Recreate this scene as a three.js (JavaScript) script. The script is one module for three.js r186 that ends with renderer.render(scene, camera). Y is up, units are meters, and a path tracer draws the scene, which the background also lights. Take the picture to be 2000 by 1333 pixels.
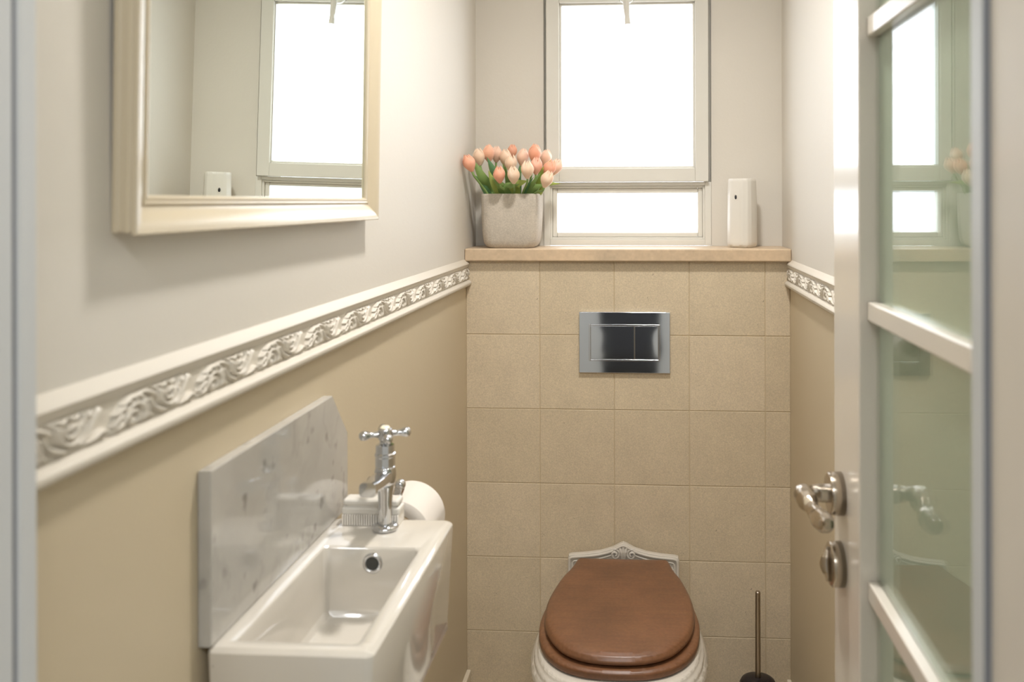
import * as THREE from 'three';
import { RoundedBoxGeometry } from 'three/addons/geometries/RoundedBoxGeometry.js';
import { mergeGeometries, toCreasedNormals } from 'three/addons/utils/BufferGeometryUtils.js';
import { MarchingCubes } from 'three/addons/objects/MarchingCubes.js';
import { RectAreaLightUniformsLib } from 'three/addons/lights/RectAreaLightUniformsLib.js';

// ---------------------------------------------------------------- camera, sky, daylight, exposure
// Metres, y up. The camera looks along -z; "D" below is the depth in front of it (z = -D).
const scene = new THREE.Scene();
const renderer = new THREE.WebGLRenderer({ antialias: true });
renderer.toneMapping = THREE.LinearToneMapping;
renderer.toneMappingExposure = 1.0;
renderer.shadowMap.enabled = true;
RectAreaLightUniformsLib.init();

const LAMP = 9.3, DAY = 1.2, SKY = 4.4, HALL_FILL = 20;         // lamp in candela, the others as radiance
const EYE = 1.3566;
const camera = new THREE.PerspectiveCamera(2 * Math.atan(938.25 / 1650) * 180 / Math.PI, 1.5, 0.01, 40);
camera.setViewOffset(2324, 1876.5, 0, 543.5, 2000, 1333);   // shifted lens: verticals stay upright
camera.position.set(0, EYE, 0);
camera.rotation.order = 'YXZ';
camera.rotation.set(0, 0.05958, -0.002);
camera.focus = 2.1;
camera.userData.fStop = 3.6;

scene.background = new THREE.Color(0.96, 1.0, 1.05).multiplyScalar(SKY);          // bright overcast sky

const V = (x, y, d) => new THREE.Vector3(x, y, -d);
function daylight(w, h, x, y, d, power) {                    // daylight scattered into the room by one frosted pane
  const l = new THREE.RectAreaLight(new THREE.Color(0.82, 0.96, 1.18), power, w, h);
  l.position.copy(V(x, y, d)); l.lookAt(V(x, y, d - 1));
  l.name = 'daylight'; scene.add(l); return l;
}
daylight(0.37, 0.45, -0.0515, 1.684, 2.376, DAY);
daylight(0.38, 0.112, -0.048, 1.3305, 2.388, DAY);

// ---------------------------------------------------------------- helpers
let seed = 11;
const rnd = () => { seed = (seed * 1664525 + 1013904223) >>> 0; return seed / 4294967296; };
const hash = (x, y) => { let h = (x * 374761393 + y * 668265263) | 0; h = Math.imul(h ^ (h >>> 13), 1274126177); return ((h ^ (h >>> 16)) >>> 0) / 4294967296; };
function vnoise(x, y, p) {                                   // value noise, periodic over p cells
  const ix = Math.floor(x), iy = Math.floor(y), fx = x - ix, fy = y - iy, s = fx * fx * (3 - 2 * fx), t = fy * fy * (3 - 2 * fy);
  const m = (a) => ((a % p) + p) % p, g = (a, b) => hash(m(a), m(b) + 57 * p);
  return (g(ix, iy) * (1 - s) + g(ix + 1, iy) * s) * (1 - t) + (g(ix, iy + 1) * (1 - s) + g(ix + 1, iy + 1) * s) * t;
}
const fbm = (u, v, p, n = 4) => { let a = 0, w = 0.5, s = 0; for (let i = 0; i < n; i++, p *= 2, w *= 0.5) { a += w * vnoise(u * p, v * p, p); s += w; } return a / s; };
function tex(w, h, fn, srgb = true) {
  const d = new Uint8Array(w * h * 4);
  for (let j = 0; j < h; j++) for (let i = 0; i < w; i++) {
    const c = fn(i / w, j / h, i, j), o = (j * w + i) * 4;
    for (let k = 0; k < 3; k++) d[o + k] = Math.max(0, Math.min(255, 255 * (Array.isArray(c) ? c[k] : c)));
    d[o + 3] = 255;
  }
  const t = new THREE.DataTexture(d, w, h, THREE.RGBAFormat);
  t.wrapS = t.wrapT = THREE.RepeatWrapping; t.magFilter = THREE.LinearFilter; t.minFilter = THREE.LinearMipmapLinearFilter; t.generateMipmaps = true;
  if (srgb) t.colorSpace = THREE.SRGBColorSpace;
  t.needsUpdate = true; return t;
}
const per = (t, size) => { const c = t.clone(); c.repeat.set(1 / size, 1 / size); c.needsUpdate = true; return c; };
const std = (color, roughness, extra = {}) => new THREE.MeshPhysicalMaterial({ color: new THREE.Color(color), roughness, side: THREE.DoubleSide, ...extra });

const used = {};
function numbered(n) { used[n] = (used[n] ?? -1) + 1; return used[n] ? n + '_' + String(used[n]).padStart(3, '0') : n; }
function shade(o) { o.castShadow = o.receiveShadow = true; return o; }
function part(parent, name, geo, mat) { const m = shade(new THREE.Mesh(geo, mat)); m.name = name; parent.add(m); return m; }
function group(name, x = 0, y = 0, d = 0) { const g = new THREE.Group(); g.name = numbered(name); g.position.copy(V(x, y, d)); scene.add(g); return g; }
function thing(name, label, category, x, y, d, grp) { const g = group(name, x, y, d); g.userData = { label, category }; if (grp) g.userData.group = grp; return g; }
function struct(name, label, category) { const g = group(name); g.userData = { kind: 'structure', label, category }; return g; }
const place = (m, x, y, d) => { m.position.copy(V(x, y, d)); return m; };

function boxUV(g) {                                          // uv in metres, by the main direction of each triangle
  g = g.index ? g.toNonIndexed() : g;
  const p = g.attributes.position, n = p.count, uv = new Float32Array(n * 2), a = new THREE.Vector3(), b = new THREE.Vector3(), c = new THREE.Vector3(), e = new THREE.Vector3();
  for (let i = 0; i < n; i += 3) {
    a.fromBufferAttribute(p, i); b.fromBufferAttribute(p, i + 1); c.fromBufferAttribute(p, i + 2);
    e.subVectors(b, a).cross(c.clone().sub(a)); const x = Math.abs(e.x), y = Math.abs(e.y), z = Math.abs(e.z);
    [a, b, c].forEach((q, k) => { const o = (i + k) * 2; if (x >= y && x >= z) { uv[o] = q.z; uv[o + 1] = q.y; } else if (y >= z) { uv[o] = q.x; uv[o + 1] = q.z; } else { uv[o] = q.x; uv[o + 1] = q.y; } });
  }
  g.setAttribute('uv', new THREE.BufferAttribute(uv, 2)); return g;
}
const box = (x0, x1, y0, y1, d0, d1, r = 0, seg = 2) => {    // a box between limits, edges rounded by r
  const g = r ? new RoundedBoxGeometry(x1 - x0, y1 - y0, d1 - d0, seg, r) : new THREE.BoxGeometry(x1 - x0, y1 - y0, d1 - d0);
  g.translate((x0 + x1) / 2, (y0 + y1) / 2, -(d0 + d1) / 2); return boxUV(g);
};
const merge = (list) => mergeGeometries(list.map((g) => { g = g.index ? g.toNonIndexed() : g; for (const k of Object.keys(g.attributes)) if (!['position', 'normal', 'uv'].includes(k)) g.deleteAttribute(k); return g; }));
function loft(rings, { capStart = false, capEnd = false, crease = 0.7, closed = true } = {}) {
  const n = rings[0].length, pos = [], idx = [];
  for (const r of rings) for (const v of r) pos.push(v.x, v.y, v.z);
  for (let i = 0; i + 1 < rings.length; i++) for (let j = 0; j < (closed ? n : n - 1); j++) {
    const a = i * n + j, b = i * n + (j + 1) % n, c = a + n, d = b + n; idx.push(a, b, d, a, d, c);
  }
  const cap = (k, flip) => { const m = rings[k].reduce((s, v) => s.add(v), new THREE.Vector3()).divideScalar(n), o = pos.length / 3; pos.push(m.x, m.y, m.z); for (let j = 0; j < n; j++) { const a = k * n + j, b = k * n + (j + 1) % n; flip ? idx.push(o, b, a) : idx.push(o, a, b); } };
  if (capStart) cap(0, true); if (capEnd) cap(rings.length - 1, false);
  let g = new THREE.BufferGeometry(); g.setAttribute('position', new THREE.Float32BufferAttribute(pos, 3)); g.setIndex(idx);
  g.computeVertexNormals(); g = toCreasedNormals(g, crease); return boxUV(g);
}
function rrect(cx, cd, hx, hd, r, y, n = 8) {                // rounded rectangle in plan, counter-clockwise from above
  const o = []; r = Math.min(r, hx - 1e-4, hd - 1e-4);
  [[1, 1, 0], [-1, 1, 1], [-1, -1, 2], [1, -1, 3]].forEach(([sx, sd, q]) => { for (let i = 0; i <= n; i++) { const a = (q + i / n) * Math.PI / 2; o.push(V(cx + sx * (hx - r) + r * Math.cos(a), y, cd + sd * (hd - r) + r * Math.sin(a))); } });
  return o;
}
const circle = (x, y, d, r, n = 24) => Array.from({ length: n }, (_, i) => V(x + r * Math.cos(i / n * 2 * Math.PI), y, d + r * Math.sin(i / n * 2 * Math.PI)));
const lathe = (pts, n = 32) => new THREE.LatheGeometry(pts.map(([r, y]) => new THREE.Vector2(r, y)), n);
const tube = (pts, r, n = 24, m = 10) => new THREE.TubeGeometry(new THREE.CatmullRomCurve3(pts), n, r, m);
function tubeR(pts, radii, n = 40, m = 14, flat = 1) {       // tube of changing radius along a curve
  const c = new THREE.CatmullRomCurve3(pts), fr = c.computeFrenetFrames(n), rings = [];
  for (let i = 0; i <= n; i++) {
    const t = i / n, p = c.getPointAt(t), k = t * (radii.length - 1), a = Math.floor(Math.min(k, radii.length - 2)), f = k - a, s = f * f * (3 - 2 * f), R = radii[a] * (1 - s) + radii[a + 1] * s;
    rings.push(Array.from({ length: m }, (_, j) => { const q = j / m * 2 * Math.PI; return p.clone().addScaledVector(fr.normals[i], R * Math.cos(q)).addScaledVector(fr.binormals[i], R * flat * Math.sin(q)); }));
  }
  return loft(rings, { capStart: true, capEnd: true, crease: 1.2 });
}

// ---------------------------------------------------------------- materials
const plasterBump = tex(512, 512, (u, v) => 0.5 * fbm(u, v, 24, 3) + 0.5 * fbm(u + 0.3, v, 90, 2), false);
const wallUpper = std('#dad4c9', 0.55, { bumpMap: per(plasterBump, 0.35), bumpScale: 0.0002 });
const wallLower = std('#cabb9f', 0.5, { bumpMap: per(plasterBump, 0.35), bumpScale: 0.0002 });
const ceilingPaint = std('#e9e6df', 0.8);
const trimPaint = std('#d9d1c3', 0.42);
const joinery = std('#dcd9d0', 0.28);                         // window and door enamel
const doorPaint = std('#dcd4c8', 0.25, { clearcoat: 0.4, clearcoatRoughness: 0.12 });
const tileTex = tex(1024, 1024, (u, v, i, j) => {
  let c = 0.9 + 0.05 * (fbm(u, v, 10, 4) - 0.5) + 0.13 * (fbm(u, v, 220, 2) - 0.5);
  const n = vnoise(u * 300, v * 300, 300); if (n > 0.93) c -= 1.7 * (n - 0.93);
  const w = vnoise(u * 110 + 0.4, v * 110, 110); if (w > 0.975) c -= 14 * (w - 0.972);
  return [c, c * 0.995, c * 0.985];
});
const tileMats = ['#e6d5b8', '#e9d8bc', '#e3d2b5'].map((c, k) => { const m = per(tileTex, 0.42); m.offset.set(k * 0.37, k * 0.21); return std(c, 0.5, { map: m, bumpMap: per(plasterBump, 0.2), bumpScale: 0.0002 }); });
const grout = std('#cdbb9b', 0.9);
const sillTex = tex(512, 256, (u, v) => { const a = fbm(u, v, 5, 5), b = fbm(u + 0.2, v, 60, 2); const c = 0.9 + 0.16 * (a - 0.5) + 0.08 * (b - 0.5); return [c, c * (0.985 - 0.03 * a), c * (0.97 - 0.06 * a)]; });
const sillStone = std('#e3cfb3', 0.35, { map: per(sillTex, 0.5) });
const ceramic = std('#d0c9bd', 0.12, { clearcoat: 0.7, clearcoatRoughness: 0.03 });
const marbleTex = tex(1024, 1024, (u, v) => {
  const w = fbm(u, v, 4, 4) - 0.5, a = fbm(u + 0.35 * w, v + 0.2 * w, 6, 5), b = Math.abs(fbm(u + 0.12 * w, v * 0.6 + 0.4, 7, 5) - 0.5), e = fbm(u + 0.05 * w, v, 20, 3);
  let c = 0.92 + 0.14 * (a - 0.5); c -= 0.035 * Math.max(0, 1 - b / 0.05); if (e > 0.70) c -= 0.75 * (e - 0.70);
  return [c, c * 0.998, c * 0.99];
});
const marble = std('#c6c2bb', 0.1, { map: per(marbleTex, 0.46), clearcoat: 0.3, clearcoatRoughness: 0.03 });
const chrome = std('#d3d4d6', 0.06, { metalness: 1 });
const steel = std('#a89c8e', 0.28, { metalness: 1 });
const nickel = std('#bfb4a6', 0.22, { metalness: 1 });
const darkMetal = std('#2c2527', 0.35, { metalness: 0.4 });
const woodTex = tex(512, 512, (u, v) => {
  const w = fbm(u, v, 5, 4), g = vnoise(u * 8, v * 96, 96), f = fbm(u, v, 110, 2), c = 0.9 + 0.05 * (g - 0.5) + 0.10 * (f - 0.5) + 0.22 * (w - 0.5);
  return [c, c * 0.97 + 0.02 * g, c * 0.94];
});
const wood = std('#82593e', 0.42, { map: per(woodTex, 0.45), clearcoat: 0.25, clearcoatRoughness: 0.25 });
const mirrorPaint = std('#cfc1a6', 0.3, { clearcoat: 0.4, clearcoatRoughness: 0.15 });
const mirrorGlass = std('#e9efea', 0.0, { metalness: 1 });
const frosted = new THREE.MeshPhysicalMaterial({ color: 0xffffff, roughness: 0.6, transmission: 1, thickness: 0, side: THREE.DoubleSide });
const doorGlass = new THREE.MeshPhysicalMaterial({ color: 0xf4f8f4, roughness: 0, transmission: 1, thickness: 0, ior: 1.52, side: THREE.DoubleSide });
const frostFilm = std('#d8dccf', 1, { transmission: 0.2, thickness: 0 });
const concreteTex = tex(512, 512, (u, v) => { const c = 0.9 + 0.14 * (fbm(u, v, 70, 3) - 0.5) + 0.06 * (fbm(u, v, 7, 3) - 0.5); const p = vnoise(u * 120, v * 120, 120); return c - (p > 0.95 ? 2 * (p - 0.95) : 0); });
const concrete = std('#d4c9b9', 0.9, { map: per(concreteTex, 0.16), bumpMap: per(concreteTex, 0.16), bumpScale: 0.0008 });
const whitePlastic = std('#dcd7cd', 0.3);
const paper = std('#dcd4ca', 0.95);
const blackPlastic = std('#1c1b1b', 0.4);

// ---------------------------------------------------------------- room shell
const XL = -0.484, XR = 0.382, DIN = 0.585, DTILE = 2.258, DW = 2.392, TOP = 2.5, SPLIT = 1.165, SILL = 1.2325;
const floorTex = tex(256, 256, (u, v) => 0.9 + 0.1 * (fbm(u, v, 8, 4) - 0.5));
const floorMat = std('#d2c4ab', 0.4, { map: per(floorTex, 0.5) });
const floor = struct('floor', 'beige tiled floor of the small toilet room and hall', 'floor'); part(floor, 'floor_slab', box(-1.4, 1.4, -0.1, 0, -1.7, 2.6), floorMat);
const ceil = struct('ceiling', 'white painted ceiling', 'ceiling'); part(ceil, 'ceiling_slab', box(-1.4, 1.4, TOP, TOP + 0.1, -1.7, 2.6), ceilingPaint);
const wl = struct('wall_left', 'left wall, cream above the relief moulding and beige below', 'wall');
part(wl, 'upper_wall', box(XL - 0.12, XL, SPLIT, TOP, DIN, 2.56), wallUpper); part(wl, 'lower_wall', box(XL - 0.12, XL, 0, SPLIT, DIN, 2.56), wallLower);
const wr = struct('wall_right', 'right wall, cream above the relief moulding and beige below', 'wall');
part(wr, 'upper_wall', box(XR, XR + 0.12, SPLIT, TOP, DIN, 2.56), wallUpper); part(wr, 'lower_wall', box(XR, XR + 0.12, 0, SPLIT, DIN, 2.56), wallLower);
const WX0 = -0.2885, WX1 = 0.1855, WY1 = 2.0;
const wb = struct('wall_back', 'cream back wall of the recess around the window', 'wall');
part(wb, 'upper_wall', merge([box(XL, WX0, SILL - 0.02, TOP, DW, 2.56), box(WX1, XR, SILL - 0.02, TOP, DW, 2.56), box(WX0, WX1, WY1, TOP, DW, 2.56), box(XL, XR, 0, SILL - 0.02, DW, 2.56)]), wallUpper);
const wt = struct('wall_tiled', 'low wall of square speckled beige tiles behind the toilet', 'wall');
part(wt, 'grout_bed', box(XL, XR, 0, 1.1985, DTILE + 0.0016, DW), grout);
{
  const cols = [XL, -0.284, -0.084, 0.116, 0.316, XR];
  for (let r = 0; r < 6; r++) for (let c = 0; c < 5; c++) {
    const y1 = 1.2 - 0.2 * r, g = 0.0009, t = box(cols[c] + g, cols[c + 1] - g, Math.max(y1 - 0.2 + g, 0.001), Math.min(y1 - g, 1.1983), DTILE, DTILE + 0.009, 0.0012, 1);
    const uv = t.attributes.uv, ou = rnd(), ov = rnd(); for (let i = 0; i < uv.count; i++) uv.setXY(i, uv.getX(i) + ou, uv.getY(i) + ov);
    part(wt, 'tile', t, tileMats[Math.floor(rnd() * 3)]);
  }
}
const sill = struct('window_sill', 'pale sandy stone ledge below the window', 'ledge'); part(sill, 'stone_slab', box(XL + 0.0005, XR - 0.0005, 1.1985, SILL, 2.236, DW, 0.004), sillStone);
// the wall with the doorway, and the hall behind the camera
const hallPaint = std('#dfe0df', 0.7);
const wf = struct('wall_front', 'wall with the doorway from the hall', 'wall');
part(wf, 'wall_panel', merge([box(-1.4, -0.470, 0, TOP, 0.47, DIN), box(0.262, 1.4, 0, TOP, 0.47, DIN), box(-0.470, 0.262, 2.09, TOP, 0.47, DIN)]), hallPaint);
const wh = struct('wall_hall', 'plain light walls of the hall behind the camera', 'wall');
part(wh, 'wall_panel', merge([box(-1.5, -1.4, 0, TOP, -1.7, 0.585), box(1.4, 1.5, 0, TOP, -1.7, 0.585), box(-1.5, 1.5, 0, TOP, -1.8, -1.7)]), hallPaint);
const enamel = std('#cacccc', 0.35);
const df = struct('door_frame', 'white painted door frame around the doorway', 'door frame');
part(df, 'jamb', box(-0.4695, -0.4385, 0, 2.09, 0.5665, 0.5852, 0.002), enamel); part(df, 'jamb', box(-0.4695, -0.4395, 0, 2.09, 0.44, 0.5635, 0.002), enamel);
part(df, 'jamb', box(0.2196, 0.2615, 0, 2.09, 0.5655, 0.5852, 0.001), enamel); part(df, 'jamb', box(0.2225, 0.2615, 0, 2.09, 0.44, 0.5605, 0.001), doorPaint);
const gapShadow = std('#7c7e84', 0.7); part(df, 'gap_shadow_strip', box(0.2199, 0.2600, 0, 2.05, 0.5612, 0.5650), gapShadow); part(df, 'gap_shadow_strip', box(-0.4690, -0.4398, 0, 2.05, 0.5640, 0.5660), gapShadow);  // dark grey strips standing in for the shadowed gaps in the jambs
part(df, 'head', box(-0.4695, 0.2615, 2.05, 2.0895, 0.44, 0.586, 0.003), enamel);
const baseMat = std('#d9cdb6', 0.5);
for (const [n, a, b, l] of [['baseboard_left', XL, XL + 0.012, 'left'], ['baseboard_right', XR - 0.012, XR, 'right']]) { const g = struct(n, 'low cream baseboard along the ' + l + ' wall', 'baseboard'); part(g, 'board', box(a, b, 0, 0.095, DIN + 0.01, DTILE - 0.001, 0.003), baseMat); }

// ---------------------------------------------------------------- relief mouldings
const BH = 0.0340, PERIOD = 0.145, U = PERIOD / BH;
const strokes = [];
{
  const line = (pts, w0, w1 = w0, h = 1) => { const c = new THREE.CatmullRomCurve3(pts.map(([x, y]) => new THREE.Vector3(x, y, 0))), o = []; for (let i = 0; i <= 26; i++) { const p = c.getPoint(i / 26); o.push([p.x, p.y, w0 + (w1 - w0) * i / 26]); } strokes.push({ o, h }); };
  const arc = (cx, cy, r0, r1, a0, a1, w0, w1, h, fy) => { const o = []; for (let i = 0; i <= 26; i++) { const t = i / 26, a = (a0 + (a1 - a0) * t) * Math.PI / 180, r = r0 + (r1 - r0) * t; o.push([cx + r * Math.cos(a), fy(cy + r * Math.sin(a)), w0 + (w1 - w0) * t]); } strokes.push({ o, h }); };
  const up = (y) => y, down = (y) => 1 - y;
  // rising leaf: arched ribs with a fringe of lobes to the left, a curl inside
  arc(0.92, 0.20, 0.66, 0.70, 172, -8, 0.085, 0.06, 0.9, up);
  arc(0.95, 0.16, 0.47, 0.50, 165, 0, 0.075, 0.07, 1.0, up);
  arc(0.92, 0.22, 0.29, 0.07, 150, -210, 0.07, 0.06, 0.95, up);
  for (let k = 0; k < 5; k++) { const a = (178 - 24 * k) * Math.PI / 180; line([[0.92 + 0.60 * Math.cos(a), 0.18 + 0.56 * Math.sin(a)], [0.92 + 0.78 * Math.cos(a + 0.12), 0.18 + 0.66 * Math.sin(a + 0.12)], [0.92 + 0.92 * Math.cos(a + 0.34), 0.16 + 0.70 * Math.sin(a + 0.34)]], 0.085, 0.035, 1); }
  line([[0.35, 0.10], [0.48, 0.30], [0.66, 0.34], [0.74, 0.16]], 0.06, 0.05, 0.9);
  line([[1.35, 0.62], [1.42, 0.36], [1.36, 0.10]], 0.08, 0.06, 1);
  // leaf that crosses from top to bottom
  line([[1.18, 0.90], [1.52, 0.88], [1.86, 0.72]], 0.05, 0.085, 0.9);
  line([[1.50, 0.98], [1.78, 0.95], [2.02, 0.86]], 0.04, 0.06, 0.8);
  line([[1.62, 0.62], [1.84, 0.36], [2.18, 0.20], [2.42, 0.10]], 0.05, 0.085, 1);
  line([[1.56, 0.44], [1.66, 0.20], [1.84, 0.08]], 0.05, 0.05, 0.8);
  // falling curl
  arc(2.66, 0.24, 0.52, 0.50, 178, 22, 0.08, 0.06, 1.0, down);
  arc(2.66, 0.26, 0.34, 0.30, 170, 20, 0.06, 0.07, 0.9, down);
  arc(2.66, 0.40, 0.17, 0.05, 120, -220, 0.07, 0.05, 1.0, down);
  line([[2.10, 0.94], [2.36, 0.86], [2.52, 0.92]], 0.07, 0.045, 0.9);
  line([[2.62, 0.94], [2.84, 0.86], [2.98, 0.94]], 0.07, 0.045, 0.9);
  line([[3.00, 0.66], [3.12, 0.82], [3.06, 0.95]], 0.06, 0.05, 0.9);
  line([[3.24, 0.94], [3.30, 0.78], [3.42, 0.92]], 0.045, 0.05, 0.8);
  // smooth stem to the next leaf, with a small volute at its foot
  line([[2.46, 0.06], [2.95, 0.16], [3.30, 0.34], [3.52, 0.62], [3.74, 0.84]], 0.06, 0.12, 0.75);
  line([[3.05, 0.06], [3.45, 0.16], [3.80, 0.26], [4.02, 0.20], [3.98, 0.09]], 0.05, 0.06, 1);
}
const NU = 130, NV = 36, reliefMap = new Float32Array(NU * (NV + 1));
for (let j = 0; j <= NV; j++) for (let i = 0; i < NU; i++) {
  let h = 0; const u = i / NU * U, v = j / NV;
  for (const s of strokes) for (const [x, y, w] of s.o) { let dx = u - x; dx -= U * Math.round(dx / U); const q = (dx * dx + (v - y) * (v - y)) / (w * w); if (q < 1) h = Math.max(h, s.h * Math.sqrt(1 - q)); }
  reliefMap[j * NU + i] = h * Math.min(1, 6 * v, 6 * (1 - v));
}
function reliefBand(d0, d1, x, dir, y0) {                    // dir: +1 faces +x
  const n = Math.round((d1 - d0) / PERIOD * NU), pos = [], idx = [];
  for (let j = 0; j <= NV; j++) for (let i = 0; i <= n; i++) pos.push(x + dir * (0.0034 + 0.0070 * reliefMap[j * NU + i % NU]), y0 + BH * j / NV, -(d0 + (d1 - d0) * i / n));
  for (let j = 0; j < NV; j++) for (let i = 0; i < n; i++) { const a = j * (n + 1) + i, b = a + 1, c = a + n + 1, e = c + 1; idx.push(a, b, e, a, e, c); }
  const g = new THREE.BufferGeometry(); g.setAttribute('position', new THREE.Float32BufferAttribute(pos, 3)); g.setIndex(idx); g.computeVertexNormals(); return g;
}
function profileBar(pts, d0, d1, x, dir) {                   // pts: [protrusion, height], swept along depth
  const ring = (d) => pts.map(([p, y]) => V(x + dir * p, y, d)); return loft([ring(d0), ring(d1)], { closed: false, crease: 0.9 });
}
const beadPts = Array.from({ length: 13 }, (_, i) => { const a = -Math.PI / 2 + Math.PI * i / 12; return [0.004 + 0.011 * Math.cos(a), 1.1385 + 0.0085 * Math.sin(a)]; });
const capPts = [[0.004, 1.1805], [0.0065, 1.1815], [0.0076, 1.1835], [0.008, 1.186], [0.0092, 1.1895], [0.0101, 1.1905], [0.0097, 1.1935], [0.0078, 1.196], [0.0041, 1.1985], [0.0017, 1.201], [0.0, 1.2035]];
for (const [n, x, dir, l] of [['trim_1', XL, 1, 'left'], ['trim_2', XR, -1, 'right']]) {
  const g = struct(n, 'white moulding with a relief of scrolling leaves along the ' + l + ' wall', 'moulding');
  part(g, 'bead', profileBar([[0, 1.130], ...beadPts, [0, 1.147]], DIN, DTILE - 0.0005, x, dir), trimPaint);
  part(g, 'relief_band', reliefBand(DIN, DTILE - 0.0005, x, dir, 1.147), trimPaint);
  part(g, 'cap_moulding', profileBar(capPts, DIN, DTILE - 0.0005, x, dir), trimPaint);
}

// ---------------------------------------------------------------- window
function frameSides(x0, x1, y0, y1, w, d0, d1, r) {          // four members of a rectangular frame: left, right, bottom, top
  return [box(x0, x0 + w, y0, y1, d0, d1, r), box(x1 - w, x1, y0, y1, d0, d1, r), box(x0 + w, x1 - w, y0, y0 + w, d0, d1, r), box(x0 + w, x1 - w, y1 - w, y1, d0, d1, r)];
}
const win = struct('window_1', 'white window with frosted panes above the stone ledge', 'window');
part(win, 'window_frame', merge([box(WX0 + 0.0005, WX0 + 0.018, SILL + 0.0005, 1.4125, 2.388, 2.45, 0.0015), box(WX1 - 0.018, WX1 - 0.0005, SILL + 0.0005, 1.4125, 2.388, 2.45, 0.0015), box(WX0 + 0.018, WX1 - 0.018, SILL + 0.0005, SILL + 0.018, 2.388, 2.45, 0.0015), box(WX0 + 0.018, WX1 - 0.018, 1.402, 1.4125, 2.388, 2.45, 0.0015),
  box(WX0 + 0.0005, WX0 + 0.018, 1.4125, WY1 - 0.0005, 2.425, 2.45), box(WX1 - 0.018, WX1 - 0.0005, 1.4125, WY1 - 0.0005, 2.425, 2.45), box(WX0 + 0.018, WX1 - 0.018, WY1 - 0.05, WY1 - 0.0005, 2.425, 2.45)]), joinery);
{
  const s = part(win, 'upper_sash', merge([box(-0.2795, -0.2425, 1.4135, 1.956, 2.374, 2.42, 0.002), box(0.1395, 0.1765, 1.4135, 1.956, 2.374, 2.42, 0.002), box(-0.2425, 0.1395, 1.4135, 1.4515, 2.374, 2.42, 0.002), box(-0.2425, 0.1395, 1.919, 1.956, 2.374, 2.42, 0.002)]), joinery);
  part(s, 'glazing_bead', merge(frameSides(-0.2425, 0.1395, 1.4515, 1.919, 0.0055, 2.386, 2.41, 0.001)), joinery);
  part(s, 'pane', box(-0.2400, 0.1370, 1.454, 1.9165, 2.398, 2.402), frosted);
  const f = part(win, 'lower_frame', merge(frameSides(-0.2705, 0.1675, 1.2505, 1.4015, 0.006, 2.394, 2.44, 0.001)), joinery);
  part(f, 'glazing_bead', merge(frameSides(-0.2645, 0.1615, 1.2565, 1.3955, 0.0135, 2.4, 2.44, 0.003)), joinery);
  part(f, 'pane', box(-0.2515, 0.1485, 1.2690, 1.3830, 2.408, 2.412), frosted);
  const h = part(win, 'window_handle', lathe([[0, 0.010], [0.020, 0.010], [0.0235, 0.008], [0.0245, 0], [0, 0]], 32), joinery); h.rotation.x = Math.PI / 2; place(h, -0.0515, 1.937, 2.374);
  part(win, 'window_handle', tubeR([V(-0.0545, 1.938, 2.366), V(-0.0545, 1.938, 2.345), V(-0.0535, 1.926, 2.336), V(-0.0512, 1.895, 2.334), V(-0.0475, 1.847, 2.334)], [0.009, 0.009, 0.009, 0.0085, 0.0075, 0.0085], 40, 14), joinery);
}

// ---------------------------------------------------------------- ceiling lamp
{
  const t = thing('ceiling_lamp', 'small round ceiling downlight in the middle of the room', 'lamp', 0.0, TOP, 1.36);
  part(t, 'trim_ring', lathe([[0.047, 0.0], [0.047, -0.004], [0.052, -0.009], [0.060, -0.007], [0.062, -0.0003], [0.047, 0.0]], 40), joinery);
  part(t, 'diffuser', lathe([[0, -0.0025], [0.0465, -0.0025], [0.0465, -0.0005], [0, -0.0005]], 40), new THREE.MeshStandardMaterial({ color: '#ffffff', roughness: 0.4, emissive: new THREE.Color(1, 0.97, 0.94), emissiveIntensity: 8 }));
  const l = new THREE.SpotLight(new THREE.Color(1, 0.97, 0.94), LAMP, 0, 77 * Math.PI / 180, 1, 2); l.position.y = -0.012; l.target.position.set(0, -1, 0); t.add(l.target);
  l.castShadow = true; l.shadow.radius = 4.2; l.name = 'lamp_light'; t.add(l);
}
{
  const t = thing('added_hall_lamp', 'unseen long flat fill lamp added in the hall behind the camera', 'lamp', 0.1, TOP, -0.85);  // unseen lamp, added and made wide to fill the room past the person
  part(t, 'housing', box(-0.62, 0.62, -0.05, -0.002, -0.22, 0.22, 0.01), joinery);
  part(t, 'diffuser', box(-0.6, 0.6, -0.056, -0.05, -0.2, 0.2), new THREE.MeshStandardMaterial({ color: '#ffffff', emissive: new THREE.Color(0.95, 0.98, 1), emissiveIntensity: 3 }));
  const l = new THREE.RectAreaLight(new THREE.Color(0.96, 0.98, 1.0), HALL_FILL, 1.2, 0.4); l.position.set(0, -0.06, 0); l.rotation.x = -Math.PI / 2; l.name = 'hall_fill_light'; t.add(l);
}

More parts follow.
